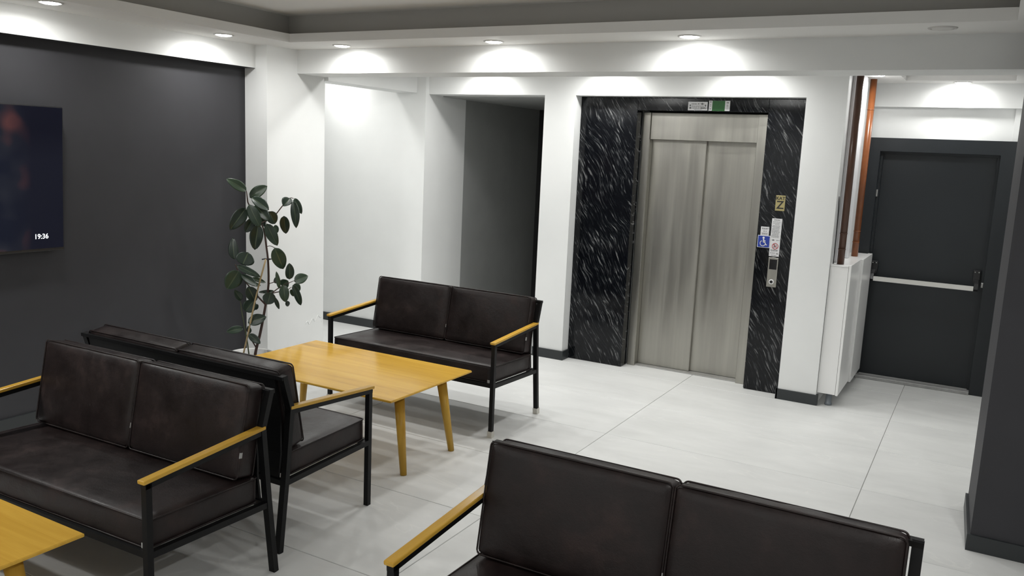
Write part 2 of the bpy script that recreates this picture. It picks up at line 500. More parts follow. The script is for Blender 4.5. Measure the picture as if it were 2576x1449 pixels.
# soffit ring, cove and tray ceiling
sf = MB()
zt = 2.619
sf.box(XL - 0.2, -4.571, YN, 5.105, ZS, zt)
sf.box(-4.571, XR, 4.694, 5.105, ZS, zt)
sf.box(0.012, XR, YN, 4.694, ZS, zt)
sf.box(-4.571, 0.012, YN, -1.2, ZS, zt)
struct('trim_3', sf, M['ceil'], 'lowered ceiling border with downlights')
cv = MB()
cv.box(XL - 0.2, -4.70, YN, 5.105, zt + 0.001, 2.85)
cv.box(-4.70, XR, 4.82, 5.105, zt + 0.001, 2.85)
cv.box(0.14, XR, YN, 4.82, zt + 0.001, 2.85)
cv.box(-4.70, 0.14, YN, -1.32, zt + 0.001, 2.85)
struct('trim_4', cv, M['cove'], 'grey cove above the ceiling border')
struct('ceiling', MB().box(-4.70, 0.14, -1.32, 4.82, 2.765, 2.9), M['ceil'], 'recessed tray ceiling')
# zone behind the beam
struct('trim_5', MB().box(-7.6, -1.0, 5.425, 6.95, 2.56, 2.8), M['ceil'], 'ceiling in front of the lift')
struct('trim_6', MB().box(-5.10, -4.85, 5.425, 6.66, 2.352, 2.56), M['white'], 'short white beam over the recess')
# recess at the left, behind the column
struct('wall_recess', MB().box(-7.6, -4.745, 6.66, 7.36, 0, 2.8), M['white'], 'white wall of the recess beside the passage')
struct('wall_recess_side', MB().box(-7.8, -7.6, 5.2, 6.9, 0, 2.8).box(-7.6, XL - 0.2, 5.2, 5.425, 0, 2.8), M['white'])
struct('baseboard_recess', MB().box(-7.6, -4.745, 6.646, 6.66, 0, 0.083).box(-4.745, -4.731, 6.646, 7.36, 0, 0.083), M['skirting'])
# dark passage
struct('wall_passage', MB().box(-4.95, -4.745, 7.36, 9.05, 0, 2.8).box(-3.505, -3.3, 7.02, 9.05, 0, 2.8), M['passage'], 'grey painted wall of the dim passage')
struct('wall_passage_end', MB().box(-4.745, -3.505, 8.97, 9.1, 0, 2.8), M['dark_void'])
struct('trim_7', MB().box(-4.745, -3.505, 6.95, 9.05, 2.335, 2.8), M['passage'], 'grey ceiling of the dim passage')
struct('baseboard_passage', MB().box(-4.745, -4.731, 7.36, 8.97, 0, 0.083), M['skirting'])
# wall with the lift: piers, header, backing
struct('wall_back_left', MB().box(-3.505, -3.205, 6.71, 7.02, 0, 2.345), M['white'], 'white pier between passage and lift')
struct('wall_back_right', MB().box(-1.29, -1.0, 6.71, 8.3, 0, 2.345), M['white'], 'white pier between lift and exit door')
struct('wall_back', MB().box(-4.745, -1.0, 6.71, 6.95, 2.345, 2.8), M['white'], 'white wall above passage and lift')
wb = MB()
wb.box(-1.30, -1.0, 6.95, 8.3, 2.345, 2.8).box(-3.205, -1.30, 6.95, 7.4, 2.345, 2.8)
struct('wall_shaft_top', wb, M['white'])
struct('wall_shaft_left', MB().box(-3.205, -2.69, 6.87, 7.4, 0, 2.345), M['white'])
struct('wall_shaft_right', MB().box(-1.585, -1.29, 6.87, 7.4, 0, 2.345), M['white'])
struct('wall_shaft', MB().box(-2.69, -1.585, 7.15, 7.4, 0, 2.345), M['dark_void'])
bb = MB()
bb.box(-3.505, -3.191, 6.696, 6.71, 0, 0.083).box(-3.205, -3.191, 6.71, 6.826, 0, 0.083)
bb.box(-1.30, -0.986, 6.696, 6.71, 0, 0.083).box(-1.304, -1.29, 6.696, 6.826, 0, 0.083).box(-1.0, -0.986, 6.71, 6.745, 0, 0.083)
struct('baseboard_back', bb, M['skirting'], 'charcoal skirting around the white piers')
# alcove of the exit door
al = MB()
al.box(-1.0, -0.97, 7.905, 8.3, 0, 2.8)
al.box(-0.975, 0.11, 7.93, 8.3, 2.095, 2.8)
al.box(0.095, 0.14, 7.905, 8.3, 0, 2.8)
al.box(-0.98, 0.14, 7.87, 7.93, 2.358, 2.8)
struct('wall_door', al, M['white'], 'white wall over the exit door')
struct('wall_alcove', MB().box(0.14, XR, 5.16, 8.3, 0, 2.8), M['white'], 'white side wall of the door alcove')
ac = MB()
ac.box(-1.0, -0.705, 5.425, 7.87, 2.55, 2.63)
ac.box(-0.705, 0.065, 7.63, 7.87, 2.55, 2.63)
ac.box(-0.705, 0.065, 5.425, 5.6, 2.55, 2.63)
ac.box(0.065, 0.14, 5.425, 7.87, 2.55, 2.63)
ac.box(-1.0, 0.14, 5.425, 7.87, 2.63, 2.8)
struct('trim_8', ac, M['ceil'], 'lowered ceiling of the door alcove')
# charcoal column at the right
_c = [(0.11, 4.57), (XR, 4.57), (XR, 5.16), (0.088, 5.16)]
struct('wall_right', MB().add([(x, y, 0) for x, y in _c] + [(x, y, 2.8) for x, y in _c], [(3, 2, 1, 0), (4, 5, 6, 7), (0, 1, 5, 4), (1, 2, 6, 5), (2, 3, 7, 6), (3, 0, 4, 7)]), M['dark_wall'], 'charcoal column at the right edge')
br = MB()
br.box(0.096, XR, 4.556, 4.57, 0, 0.083)
br.add([(x, y, z) for z in (0, 0.083) for x, y in ((0.096, 4.57), (0.11, 4.57), (0.088, 5.16), (0.074, 5.16))], [(3, 2, 1, 0), (4, 5, 6, 7), (0, 1, 5, 4), (1, 2, 6, 5), (2, 3, 7, 6), (3, 0, 4, 7)])
struct('baseboard_right', br, M['skirting'], 'charcoal skirting of the column')
# the unseen sides of the lobby behind the camera
struct('wall_near', MB().box(XL - 0.2, XR + 0.2, YN - 0.2, YN, 0, 2.9), M['white'])
struct('wall_far_right', MB().box(XR, XR + 0.2, YN, 4.57, 0, 2.9), M['white'])

# exit door
dl = MB().rbox(-0.865, 0.037, 7.96, 8.01, 0.030, 1.990, 0.002)
door = struct('door_1', dl, M['anthracite'], 'anthracite steel exit door with a white panic bar')
fr = MB()
fr.box(-0.972, -0.862, 7.868, 7.96, 0, 2.10).box(0.034, 0.138, 7.868, 7.96, 0, 2.10).box(-0.862, 0.034, 7.868, 7.96, 1.988, 2.10)
fr.box(-0.975, 0.108, 7.96, 8.06, 1.99, 2.10).box(-0.975, -0.862, 7.96, 8.06, 0, 2.0).box(0.034, 0.11, 7.96, 8.06, 0, 2.0)
fr.box(-0.862, -0.842, 7.925, 7.958, 0, 1.988).box(0.016, 0.034, 7.925, 7.958, 0, 1.988).box(-0.842, 0.016, 7.925, 7.958, 1.970, 1.988)
fr.build('door_frame', M['anthracite'], door)
MB().box(-0.975, 0.11, 8.05, 8.1, 0, 2.1).build('door_backing', M['dark_void'], door)
MB().rbox(-0.862, 0.034, 7.845, 7.99, 0.0, 0.028, 0.003).build('threshold', M['sill_grey'], door)
MB().tube([(-0.800, 7.845, 0.898), (-0.035, 7.845, 0.898)], 0.0, square=(0.032, 0.036)).build('panic_bar', M['bar'], door)
for s, x in ((-1, -0.812), (1, -0.022)):
    b = MB()
    b.rbox(x - 0.028, x + 0.028, 7.915, 7.959, 0.96, 1.045, 0.006, 2)
    b.rbox(x - 0.024, x + 0.024, 7.905, 7.955, 0.935, 0.968, 0.005, 2)
    b.tube([(x, 7.925, 0.955), (x + 0.004 * s, 7.87, 0.925), (x + 0.004 * s, 7.845, 0.885)], 0, square=(0.03, 0.035))
    br_ = b.build('bar_bracket', M['black_plastic'], door)
    for dx in (-0.014, 0.014):
        MB().lathe([(0, 0), (0.005, 0), (0.005, 0.003), (0, 0.003)], (0, 0, 0), 10).build('screw', M['alu'], br_)
        sc = C.objects[-1]; sc.location = (x + dx, 7.9148, 1.028); sc.rotation_euler = (math.pi / 2, 0, 0)
MB().rbox(0.016, 0.034, 7.90, 7.925, 0.905, 0.945, 0.003).build('strike_plate', M['alu'], door)
MB().rbox(-0.862, -0.852, 7.90, 7.924, 1.60, 1.66, 0.002).build('hinge', M['alu'], door)

# ------------------------------------------------------------------ downlights
def downlight(x, y, z, label, lit=True, power=1.0, group=None):
    t = thing('ceiling_light', label, 'ceiling light', (x, y, z), 0, group)
    MB().lathe([(0.052, 0.0), (0.052, -0.004), (0.058, -0.006), (0.068, -0.004), (0.070, 0.0)], n=28).build('trim_ring', M['trim_ring'], t)
    MB().lathe([(0.0, -0.0125), (0.022, -0.0118), (0.038, -0.0098), (0.049, -0.0065), (0.052, -0.003)], n=28).build('lens', M['lens'] if lit else M['lens_off'], t)
    if lit:
        ld = bpy.data.lights.new('downlight_beam', 'AREA')
        ld.shape = 'DISK'; ld.size = 0.095
        ld.energy = LAMP_W * power; ld.color = LAMP_COL
        ld.spread = math.radians(168)
        lo = bpy.data.objects.new('downlight_beam', ld)
        C.objects.link(lo); lo.parent = t; lo.location = (0, 0, -0.014)
    return t
LY = 4.92
downlight(-4.70, 2.97, ZS, 'lit round downlight in the ceiling border above the wall screen')
downlight(-4.76, 4.255, ZS, 'lit round downlight above the charcoal wall, next to the white corner column')
downlight(-4.27, LY, ZS, 'lit round downlight in front of the beam, first from the white corner column', power=0.85)
downlight(-2.97, LY, ZS, 'lit round downlight in front of the beam, above the far sofa')
downlight(-1.638, LY, ZS, 'lit round downlight in front of the beam, above the lift doors')
downlight(-0.309, 4.865, ZS, 'unlit round downlight in the ceiling border near the charcoal column', lit=False)
downlight(-0.865, 7.15, 2.55, 'lit round downlight above the brown pipes')
downlight(-0.30, 7.76, 2.55, 'lit round downlight right above the exit door', power=0.65)
HG = 'downlights hidden behind the beam'
for x in (-4.06, -2.87, -1.73):
    downlight(x, 6.48, 2.56, 'round downlight behind the white beam, washing the wall over the lift', group=HG)
downlight(-5.73, 6.46, 2.56, 'round downlight behind the corner column, washing the recess wall', power=0.5)
for x in (-5.23, -4.06, -2.87, -1.73):
    downlight(x, 5.63, 2.56, 'round downlight close behind the white beam, hidden by it', power=1.7, group='downlights close behind the beam')
OG = 'downlights of the near ceiling border'  # unseen lamps, power raised well above the others as ambient fill
for x, y in ((-4.75, 1.68), (-4.75, 0.4), (-4.75, -0.88), (-3.3, -1.6), (-2.0, -1.6), (-0.7, -1.6), (0.45, 0.4), (0.45, 1.68), (0.45, 2.97)):
    downlight(x, y, ZS, 'round downlight of the near ceiling border, outside the picture', power=3.9 if x < -4 else 2.3, group=OG)

# ------------------------------------------------------------------ lift
lift = thing('elevator', 'brushed steel elevator with two sliding door panels in a dark marble surround', 'elevator', (-2.14, 7.0, 0))
def rel(o, t):
    """re-express a part built in world coordinates in the frame of its thing"""
    inv = Matrix.Translation(-Vector(t.location)) if t.rotation_euler.z == 0 else None
    o.data.transform(inv)
    return o
def part(mb, name, mat, t, sub=None):
    o = mb.build(name, mat, sub or t)
    o.data.transform(Matrix.Translation(-Vector(t.location)))
    return o
part(MB().rbox(-2.625, -2.122, 7.035, 7.065, 0.012, 2.02, 0.002), 'door_panel', M['steel'], lift)
part(MB().rbox(-2.135, -1.670, 7.068, 7.098, 0.012, 2.02, 0.002), 'door_panel', M['steel'], lift)
part(MB().rbox(-2.668, -2.604, 6.955, 7.03, 0, 2.226, 0.002).box(-2.604, -2.60, 6.96, 7.03, 0, 2.0), 'door_jamb', M['steel'], lift)
part(MB().rbox(-1.690, -1.602, 6.955, 7.03, 0, 2.226, 0.002), 'door_jamb', M['steel'], lift)
part(MB().rbox(-2.603, -1.691, 6.975, 7.03, 2.001, 2.226, 0.002), 'transom', M['steel'], lift)
part(MB().box(-2.604, -1.69, 6.975, 7.12, 0.0, 0.010), 'sill', M['alu'], lift)
ms = thing('marble_surround', 'black marble cladding with pale veins around the lift', 'cladding', (-2.25, 6.85, 0))
part(MB().rbox(-3.204, -2.678, 6.83, 6.869, 0.001, 2.344, 0.0015).box(-2.682, -2.6785, 6.869, 6.954, 0.001, 2.235), 'marble_panel', M['marble'], ms)
part(MB().rbox(-1.588, -1.291, 6.83, 6.869, 0.001, 2.344, 0.0015).box(-1.6, -1.5865, 6.869, 6.954, 0.001, 2.235), 'marble_panel', M['marble'], ms)
part(MB().rbox(-2.6765, -1.5895, 6.83, 6.949, 2.236, 2.344, 0.0015), 'marble_lintel', M['marble'], ms)

# signs on the marble
YM = 6.8295
def sign(name, label, x0, x1, z0, z1, mat, cat='sign', r=0.002, t=0.003):
    o = thing(name, label, cat, ((x0 + x1) / 2, YM, (z0 + z1) / 2))
    w, h = (x1 - x0) / 2, (z1 - z0) / 2
    MB().rbox(-w, w, -t, 0, -h, h, min(r, t * 0.4)).build('plate', mat, o)
    return o, w, h
k, w, h = sign('floor_sign', 'brass plate reading KAT Z on the right marble panel', -1.469, -1.396, 1.477, 1.598, M['brass'])
text('lettering', 'KAT', 0.036, (0, -0.0034, 0.037), M['ink'], k, off=0.0008)
text('lettering', 'Z', 0.088, (0, -0.0034, -0.017), M['ink'], k, off=0.001)

def lines(mb, rows, y):
    for x0, x1, z, hgt in rows:
        x = x0
        while x < x1:      # broken into word-long dashes
            L = min(random.uniform(0.006, 0.014), x1 - x)
            mb.poly([(x, z - hgt / 2), (x + L, z - hgt / 2), (x + L, z + hgt / 2), (x, z + hgt / 2)], y, 0.0003)
            x += L + 0.0025
    return mb
def winged(mb, cx, cz, r, y):
    mb.disc(cx, cz, r, y, 0.0003, 18)
    mb.poly([(cx - 2.6 * r, cz + 0.25 * r), (cx - 1.2 * r, cz - 0.35 * r), (cx - 0.6 * r, cz - 0.2 * r), (cx - 0.6 * r, cz + 0.35 * r)], y, 0.0003)
    mb.poly([(cx + 2.6 * r, cz + 0.25 * r), (cx + 0.6 * r, cz + 0.35 * r), (cx + 0.6 * r, cz - 0.2 * r), (cx + 1.2 * r, cz - 0.35 * r)], y, 0.0003)
    return mb
# long instruction sheet
k, w, h = sign('instruction_sheet', 'long white instruction sheet with a red prohibition mark above the call panel', -1.483, -1.405, 1.114, 1.415, M['paper'], 'notice', t=0.0012)
y = -0.0012
lb = MB()
lines(lb, [(-0.022, 0.024, 0.139, 0.006)], y)
part_rows = [(-0.03, 0.03, 0.124, 0.0035), (-0.028, 0.028, 0.112, 0.003), (-0.012, 0.02, 0.104, 0.003)]
z = 0.094
while z > 0.0:
    part_rows.append((-0.028 if random.random() < .5 else -0.033, 0.031 - random.random() * 0.012, z, 0.0028)); z -= 0.0066
part_rows += [(-0.03, 0.028, -0.101, 0.006), (-0.026, 0.026, -0.109, 0.003), (-0.032, 0.006, -0.124, 0.004), (-0.02, 0.02, -0.142, 0.004)]
lines(lb, part_rows, y)
winged(lb, -0.016, -0.021, 0.006, y); winged(lb, 0.024, -0.128, 0.005, y)
lb.disc(0.014, -0.022, 0.004, y, 0.0003, 12); lines(lb, [(0.022, 0.034, -0.022, 0.003)], y)
lb.build('printed_lines', M['grey_ink'], k, kind='stuff')
rb = MB()
ring = [(0.003 + 0.0225 * math.cos(a * math.pi / 16), -0.069 + 0.0225 * math.sin(a * math.pi / 16)) for a in range(33)]
rb.stroke(ring, 0.0045, y - 0.0002); rb.stroke([(-0.013, -0.053), (0.019, -0.085)], 0.004, y - 0.0003)
rb.build('prohibition_ring', M['red_ink'], k)
fb = MB()
for cx, s in ((-0.004, 1.0), (0.010, 0.75)):
    fb.disc(cx, -0.069 + 0.013 * s, 0.0032 * s, y)
    fb.stroke([(cx, -0.069 + 0.009 * s), (cx, -0.069 - 0.004 * s)], 0.006 * s, y)
    fb.stroke([(cx - 0.0018 * s, -0.071), (cx - 0.0018 * s, -0.069 - 0.014 * s)], 0.0024, y)
    fb.stroke([(cx + 0.0018 * s, -0.071), (cx + 0.0018 * s, -0.069 - 0.014 * s)], 0.0024, y)
fb.build('pictogram', M['ink'], k)
# small sheet
k, w, h = sign('small_notice', 'small white printed notice above the blue wheelchair sign', -1.564, -1.499, 1.275, 1.344, M['paper'], 'notice', t=0.001)
lb = lines(MB(), [(-0.024, 0.026, 0.021, 0.007), (-0.02, 0.02, 0.012, 0.0028), (-0.024, 0.025, -0.016, 0.003), (-0.02, 0.02, -0.0215, 0.003), (-0.022, 0.024, -0.027, 0.003)], -0.001)
lb.disc(-0.006, -0.002, 0.0045, -0.001, 0.0003, 12); lines(lb, [(0.006, 0.016, -0.002, 0.005)], -0.001)
lb.build('printed_lines', M['grey_ink'], k, kind='stuff')
# wheelchair sign
k, w, h = sign('wheelchair_sign', 'blue accessibility sign with a white wheelchair figure', -1.582, -1.484, 1.177, 1.274, M['white_ink'], t=0.0018)
MB().rbox(-0.0455, 0.0455, -0.0024, -0.0017, -0.045, 0.045, 0.0003).build('blue_field', M['blue'], k)
y = -0.0024
wb_ = MB()
wb_.disc(-0.003, 0.030, 0.0085, y)
wb_.stroke([(-0.002, 0.019), (-0.001, -0.004), (0.012, -0.006)], 0.010, y)
wb_.stroke([(-0.002, 0.008), (0.013, 0.006)], 0.006, y)
wb_.stroke([(0.010, -0.006), (0.020, -0.026), (0.027, -0.024)], 0.007, y)
arc = [(-0.006 + 0.021 * math.cos(math.radians(a)), -0.014 + 0.021 * math.sin(math.radians(a))) for a in range(118, 352, 13)]
wb_.stroke(arc, 0.0062, y)
wb_.build('wheelchair_figure', M['white_ink'], k)
# call panel
k, w, h = sign('call_panel', 'narrow steel call panel with a black display and a round button', -1.480, -1.403, 0.868, 1.105, M['steel'], 'call panel', t=0.012)
MB().rbox(-0.028, 0.030, -0.0135, -0.0118, 0.024, 0.104, 0.0006).build('display', M['glass_black'], k)
bt = MB().lathe([(0.0, 0.010), (0.010, 0.010), (0.0115, 0.008), (0.0115, 0.0)], n=24).build('button', M['glass_black'], k)
bt.location = (0.0, -0.012, -0.076); bt.rotation_euler = (math.pi / 2, 0, 0)
br2 = MB().lathe([(0.0115, 0.004), (0.013, 0.009), (0.0185, 0.008), (0.020, 0.0)], n=28).build('button_ring', M['white_ink'], k)
br2.location = bt.location; br2.rotation_euler = bt.rotation_euler
MB().tube([(-0.034 + 0.068 * i / 8, -0.008, 0.114 + 0.006 * math.sin(math.pi * i / 8)) for i in range(9)], 0, square=(0.016, 0.006)).build('top_cap', M['chrome'], k)
# capacity plate and green sign on the lintel
k, w, h = sign('capacity_sign', 'white load plate reading 10 KİŞİLİK 800Kg on the marble lintel', -2.241, -2.079, 2.242, 2.311, M['paper'], t=0.0015)
y = -0.0015
text('lettering', '10 KİŞİLİK', 0.0165, (-0.020, y - 0.0004, -0.016), M['grey_ink'], k, sx=0.95, off=0.0002)
text('lettering', '800Kg', 0.019, (0.048, y - 0.0004, -0.016), M['ink'], k, off=0.0004)
lb = lines(MB(), [(-0.052, -0.006, 0.017, 0.006), (0.002, 0.012, 0.018, 0.009), (-0.052, 0.052, 0.0, 0.004), (-0.03, 0.04, -0.028, 0.003)], y)
winged(lb, 0.037, 0.018, 0.008, y)
for cx in (-0.063, 0.064):
    lb.disc(cx, 0.006, 0.0065, y, 0.0003, 14); lb.stroke([(cx, 0.004), (cx, -0.008)], 0.004, y, 0.0003)
lb.build('printed_lines', M['grey_ink'], k, kind='stuff')
bx_ = MB().box(-0.068, -0.058, y - 0.0003, y, -0.022, -0.009); bx_.build('pictogram', M['ink'], k)
k, w, h = sign('green_sign', 'plain green plate with white printed ends on the marble lintel', -2.068, -1.896, 2.241, 2.321, M['paper'], t=0.0015)
MB().box(-0.058, 0.046, -0.0022, -0.0014, -0.041, 0.0395).build('green_field', M['green'], k)
MB().box(-0.053, 0.041, -0.0025, -0.0021, -0.035, 0.034).build('green_panel', M['green'], k)
lb = MB()
lb.disc(-0.072, 0.03, 0.006, -0.0015, 0.0003, 14)
lines(lb, [(-0.077, -0.067, 0.012, 0.003), (-0.077, -0.067, 0.004, 0.003), (-0.077, -0.067, -0.006, 0.003), (-0.077, -0.066, -0.026, 0.008),
           (0.058, 0.075, 0.025, 0.011), (0.059, 0.073, 0.008, 0.003), (0.059, 0.073, 0.002, 0.003), (0.059, 0.073, -0.004, 0.003), (0.06, 0.07, -0.014, 0.003), (0.06, 0.072, -0.024, 0.003)], -0.0015)
lb.build('printed_lines', M['grey_ink'], k, kind='stuff')

# ------------------------------------------------------------------ pipes and boxed cabinet beside the door
cb = thing('pipe_cabinet', 'tall narrow white laminate cabinet on a grey foot, beside the exit door', 'cabinet', (-0.92, 7.25, 0))
part(MB().rbox(-0.998, -0.866, 6.735, 7.84, 0.098, 1.094, 0.0015), 'body', M['laminate'], cb)
part(MB().rbox(-0.864, -0.846, 6.733, 7.27, 0.094, 1.112, 0.0015), 'side_panel', M['laminate'], cb)
part(MB().rbox(-0.864, -0.828, 7.272, 7.84, 0.090, 1.112, 0.0015), 'side_panel', M['laminate'], cb)
part(MB().rbox(-0.999, -0.8655, 6.731, 7.84, 1.0945, 1.108, 0.0015), 'top_board', M['laminate'], cb)
part(MB().lathe([(0, 0), (0.027, 0), (0.027, 0.018), (0.023, 0.02), (0.023, 0.0975), (0, 0.0975)], (-0.915, 6.79, 0), 20), 'foot', M['grey_plastic'], cb)
part(MB().lathe([(0, 0), (0.027, 0), (0.027, 0.018), (0.023, 0.02), (0.023, 0.0975), (0, 0.0975)], (-0.915, 7.75, 0), 20), 'foot', M['grey_plastic'], cb)
def pipe(x, y, top, label, rings, pm='pipe'):
    t = thing('heating_pipe', label, 'pipe', (x, y, 1.1085), 0, 'brown pipes rising from the cabinet')
    MB().tube([(0, 0, 0), (0, 0, top - 1.1085)], 0.026, 20).build('pipe_run', M[pm], t)
    for z in rings:
        MB().lathe([(0.0262, -0.004), (0.0282, -0.003), (0.0282, 0.003), (0.0262, 0.004)], (0, 0, z), 20).build('coupling_ring', M[pm], t)
    return t
pipe(-0.937, 6.80, 2.55, 'shaded brown heating pipe nearest the white pier', (0.115, 0.235), 'pipe_shaded')
pipe(-0.93, 7.50, 2.55, 'lighter orange brown heating pipe closer to the exit door', (0.12, 0.21, 1.2))
dk = MB().rbox(-0.9995, -0.975, 6.88, 6.97, 1.1085, 2.549, 0.006, 2).build('pipe_duct', M['white_plastic'])
tag(dk, 'flat white duct on the pier beside the shaded brown pipe', 'duct')
dk = MB().rbox(-0.9995, -0.95, 7.28, 7.36, 1.1085, 2.549, 0.006, 2).build('pipe_duct', M['white_plastic'])
tag(dk, 'white square duct standing between the two brown pipes', 'duct')
cabl = MB().tube([(-0.985, 6.775, 1.1085), (-0.985, 6.776, 1.2), (-0.986, 6.778, 1.35), (-0.99, 6.785, 1.5), (-0.996, 6.80, 1.62)], 0.0035, 8).build('cable', M['black_plastic'])
tag(cabl, 'thin black cable rising from the cabinet against the white pier', 'cable')

# ------------------------------------------------------------------ wall screen
tv = thing('television', 'large dark wall television showing the time 19:36', 'television', (XL + 0.012, 2.44, 1.555))
tv.rotation_euler = (0, math.radians(3.0), 0)
MB().rbox(0.030, 0.066, -0.785, 0.785, -0.443, 0.443, 0.004, 2).build('casing', M['black_plastic'], tv)
MB().box(0.0655, 0.0672, -0.778, 0.778, -0.425, 0.437).build('screen', M['screen'], tv)
MB().rbox(-0.0, 0.034, -0.3, 0.3, -0.22, 0.22, 0.004).build('wall_mount', M['black_plastic'], tv)
text('time_display', '19:36', 0.043, (0.0676, 0.636, -0.350), M['clock'], tv, rot=(math.pi / 2, 0, math.pi / 2), sx=0.95, off=0.0006)

# ------------------------------------------------------------------ sofas
def cushion_mb(w, d, hgt, r=0.022, puff=(0.006, 0.010, 0.008), seed=0, n=12):
    """rounded, slightly plump box of half sizes w d hgt centred on the origin"""
    rnd = random.Random(seed)
    ph = [rnd.uniform(0, 6.28) for _ in range(6)]
    bm = bmesh.new()
    bmesh.ops.create_cube(bm, size=2)
    bmesh.ops.subdivide_edges(bm, edges=bm.edges[:], cuts=n, use_grid_fill=True)
    H = (w, d, hgt)
    for v in bm.verts:
        c = v.co.copy()
        p = Vector([math.copysign(min(1, abs(c[i])), c[i]) * H[i] for i in range(3)])
        # push grid lines toward the edges so the rounding has vertices
        q = Vector([math.copysign(H[i] * (1 - (1 - abs(c[i])) ** 1.35), c[i]) for i in range(3)])
        inner = Vector([max(-(H[i] - r), min(H[i] - r, q[i])) for i in range(3)])
        dl = q - inner
        if dl.length > 1e-9:
            q = inner + dl.normalized() * min(r, max(dl.length, r if dl.length > r * 0.98 else dl.length))
        u = [q[i] / H[i] for i in range(3)]
        for i in range(3):
            a, b = (i + 1) % 3, (i + 2) % 3
            if abs(c[i]) > 0.999:
                f = max(0, 1 - u[a] ** 2) * max(0, 1 - u[b] ** 2)
                wr = 0.0016 * math.sin(q[a] * 31 + ph[i]) * math.sin(q[b] * 27 + ph[i + 3])
                q[i] += math.copysign(puff[i] * f, c[i]) + wr * min(1, 3 * f)
        v.co = q
    bm.verts.index_update()
    mb = MB()
    mb.add([v.co[:] for v in bm.verts], [[v.index for v in f.verts] for f in bm.faces], True)
    bm.free()
    return mb

def rrect(a, b, r, n=5):
    pts = []
    for cx, cy, a0 in ((a - r, b - r, 0), (-(a - r), b - r, 90), (-(a - r), -(b - r), 180), (a - r, -(b - r), 270)):
        for i in range(n + 1):
            t = math.radians(a0 + 90 * i / n)
            pts.append((cx + r * math.cos(t), cy + r * math.sin(t)))
    return pts

HW = 0.699
def D(d): return d - 0.325
def make_sofa(caps=False):
    t = thing('sofa', 'x', 'sofa')
    for s in (-1, 1):
        x = s * (HW - 0.014)
        fl = MB().tube([(x, D(0.015), 0.0 if not caps else 0.0), (x, D(0.015), 0.620)], 0, square=(0.026, 0.026)).build('leg', M['black_metal'], t)
        rl = MB().tube([(x, D(0.652), 0.0), (x, D(0.612), 0.34), (x, D(0.580), 0.668), (x, D(0.628), 0.825)], 0, square=(0.026, 0.031), up=(1, 0, 0)).build('leg', M['black_metal'], t)
        if caps:
            MB().tube([(x, D(0.015), 0.0), (x, D(0.015), 0.042)], 0, square=(0.034, 0.034)).build('foot_cap', M['foot'], fl)
            MB().tube([(x, D(0.652), 0.0), (x, D(0.647), 0.042)], 0, square=(0.034, 0.038)).build('foot_cap', M['foot'], rl)
        MB().tube([(x, D(0.0), 0.611), (x, D(0.590), 0.652)], 0, square=(0.026, 0.019)).build('arm_bar', M['black_metal'], t)
        ar = MB()
        ar.tube([(x, D(-0.010), 0.6300), (x, D(0.590), 0.6715)], 0, square=(0.037, 0.0155))
        o = ar.build('armrest', M['wood_arm'], t)
        bv = o.modifiers.new('round_edges', 'BEVEL'); bv.width = 0.004; bv.segments = 2
    fr = MB()
    for s in (-1, 1):
        x = s * (HW - 0.014)
        fr.tube([(x, D(0.028), 0.343), (x, D(0.600), 0.324)], 0, square=(0.026, 0.026))
    fr.tube([(-HW + 0.028, D(0.021), 0.344), (HW - 0.028, D(0.021), 0.344)], 0, square=(0.026, 0.026))
    fr.tube([(-HW + 0.028, D(0.612), 0.322), (HW - 0.028, D(0.612), 0.322)], 0, square=(0.026, 0.026))
    for i in range(1, 4):
        xx = -HW + 2 * HW * i / 4
        fr.tube([(xx, D(0.03), 0.336), (xx, D(0.60), 0.322)], 0, square=(0.026, 0.018))
    fr.build('seat_frame', M['black_metal'], t)
    MB().tube([(-HW, D(0.627), 0.817), (HW, D(0.627), 0.817)], 0, square=(0.036, 0.017)).build('top_rail', M['black_metal'], t)
    bp = MB()
    X = HW - 0.052
    prof = [(0.606, 0.34), (0.592, 0.45), (0.594, 0.62), (0.628, 0.806)]
    for a, b in zip(prof[:-1], prof[1:]):
        bp.add([(-X, D(a[0]), a[1]), (X, D(a[0]), a[1]), (X, D(b[0]), b[1]), (-X, D(b[0]), b[1]),
                (-X, D(a[0] + 0.01), a[1]), (X, D(a[0] + 0.01), a[1]), (X, D(b[0] + 0.01), b[1]), (-X, D(b[0] + 0.01), b[1])],
               [(0, 1, 2, 3), (7, 6, 5, 4), (0, 4, 5, 1), (3, 2, 6, 7), (0, 3, 7, 4), (1, 5, 6, 2)])
    bp.build('back_panel', M['black_metal'], t)
    # seat cushion
    sw, sd, sh = HW - 0.031, 0.272, 0.059
    sc = cushion_mb(sw, sd, sh, 0.016, (0.004, 0.006, 0.006), 3, 14).build('seat_cushion', M['leather'], t)
    sc.location = (0, D(0.300), 0.4045); sc.rotation_euler = (math.radians(-1.7), 0, 0)
    pp = MB()
    for z in (sh - 0.006, -sh + 0.006):
        pp.tube([(x, y, z) for x, y in rrect(sw + 0.0005, sd + 0.0005, 0.016)], 0.0036, 6, closed=True)
    pp.build('piping', M['leather'], sc)
    MB().box(sw - 0.03, sw - 0.012, -sd - 0.004, -sd - 0.0026, -0.055, -0.035).build('care_tag', M['tag'], sc)
    # back cushions
    for s in (-1, 1):
        w = 0.328
        bc = cushion_mb(w, 0.050, 0.196, 0.019, (0.003, 0.012, 0.005), 5 + s, 12).build('back_cushion', M['leather'], t)
        bc.location = (s * 0.332, D(0.545), 0.657); bc.rotation_euler = (math.radians(-10.8), 0, 0)
        pp = MB()
        for y in (-0.044, 0.044):
            pp.tube([(x, y, z) for x, z in rrect(w + 0.0005, 0.1965, 0.017)], 0.0036, 6, closed=True)
        pp.build('piping', M['leather'], bc)
        MB().box(w + 0.001, w + 0.004, -0.048, -0.034, -0.105, -0.082).build('care_tag', M['tag'], bc)
    return t
GS = 'black framed leatherette two seaters'
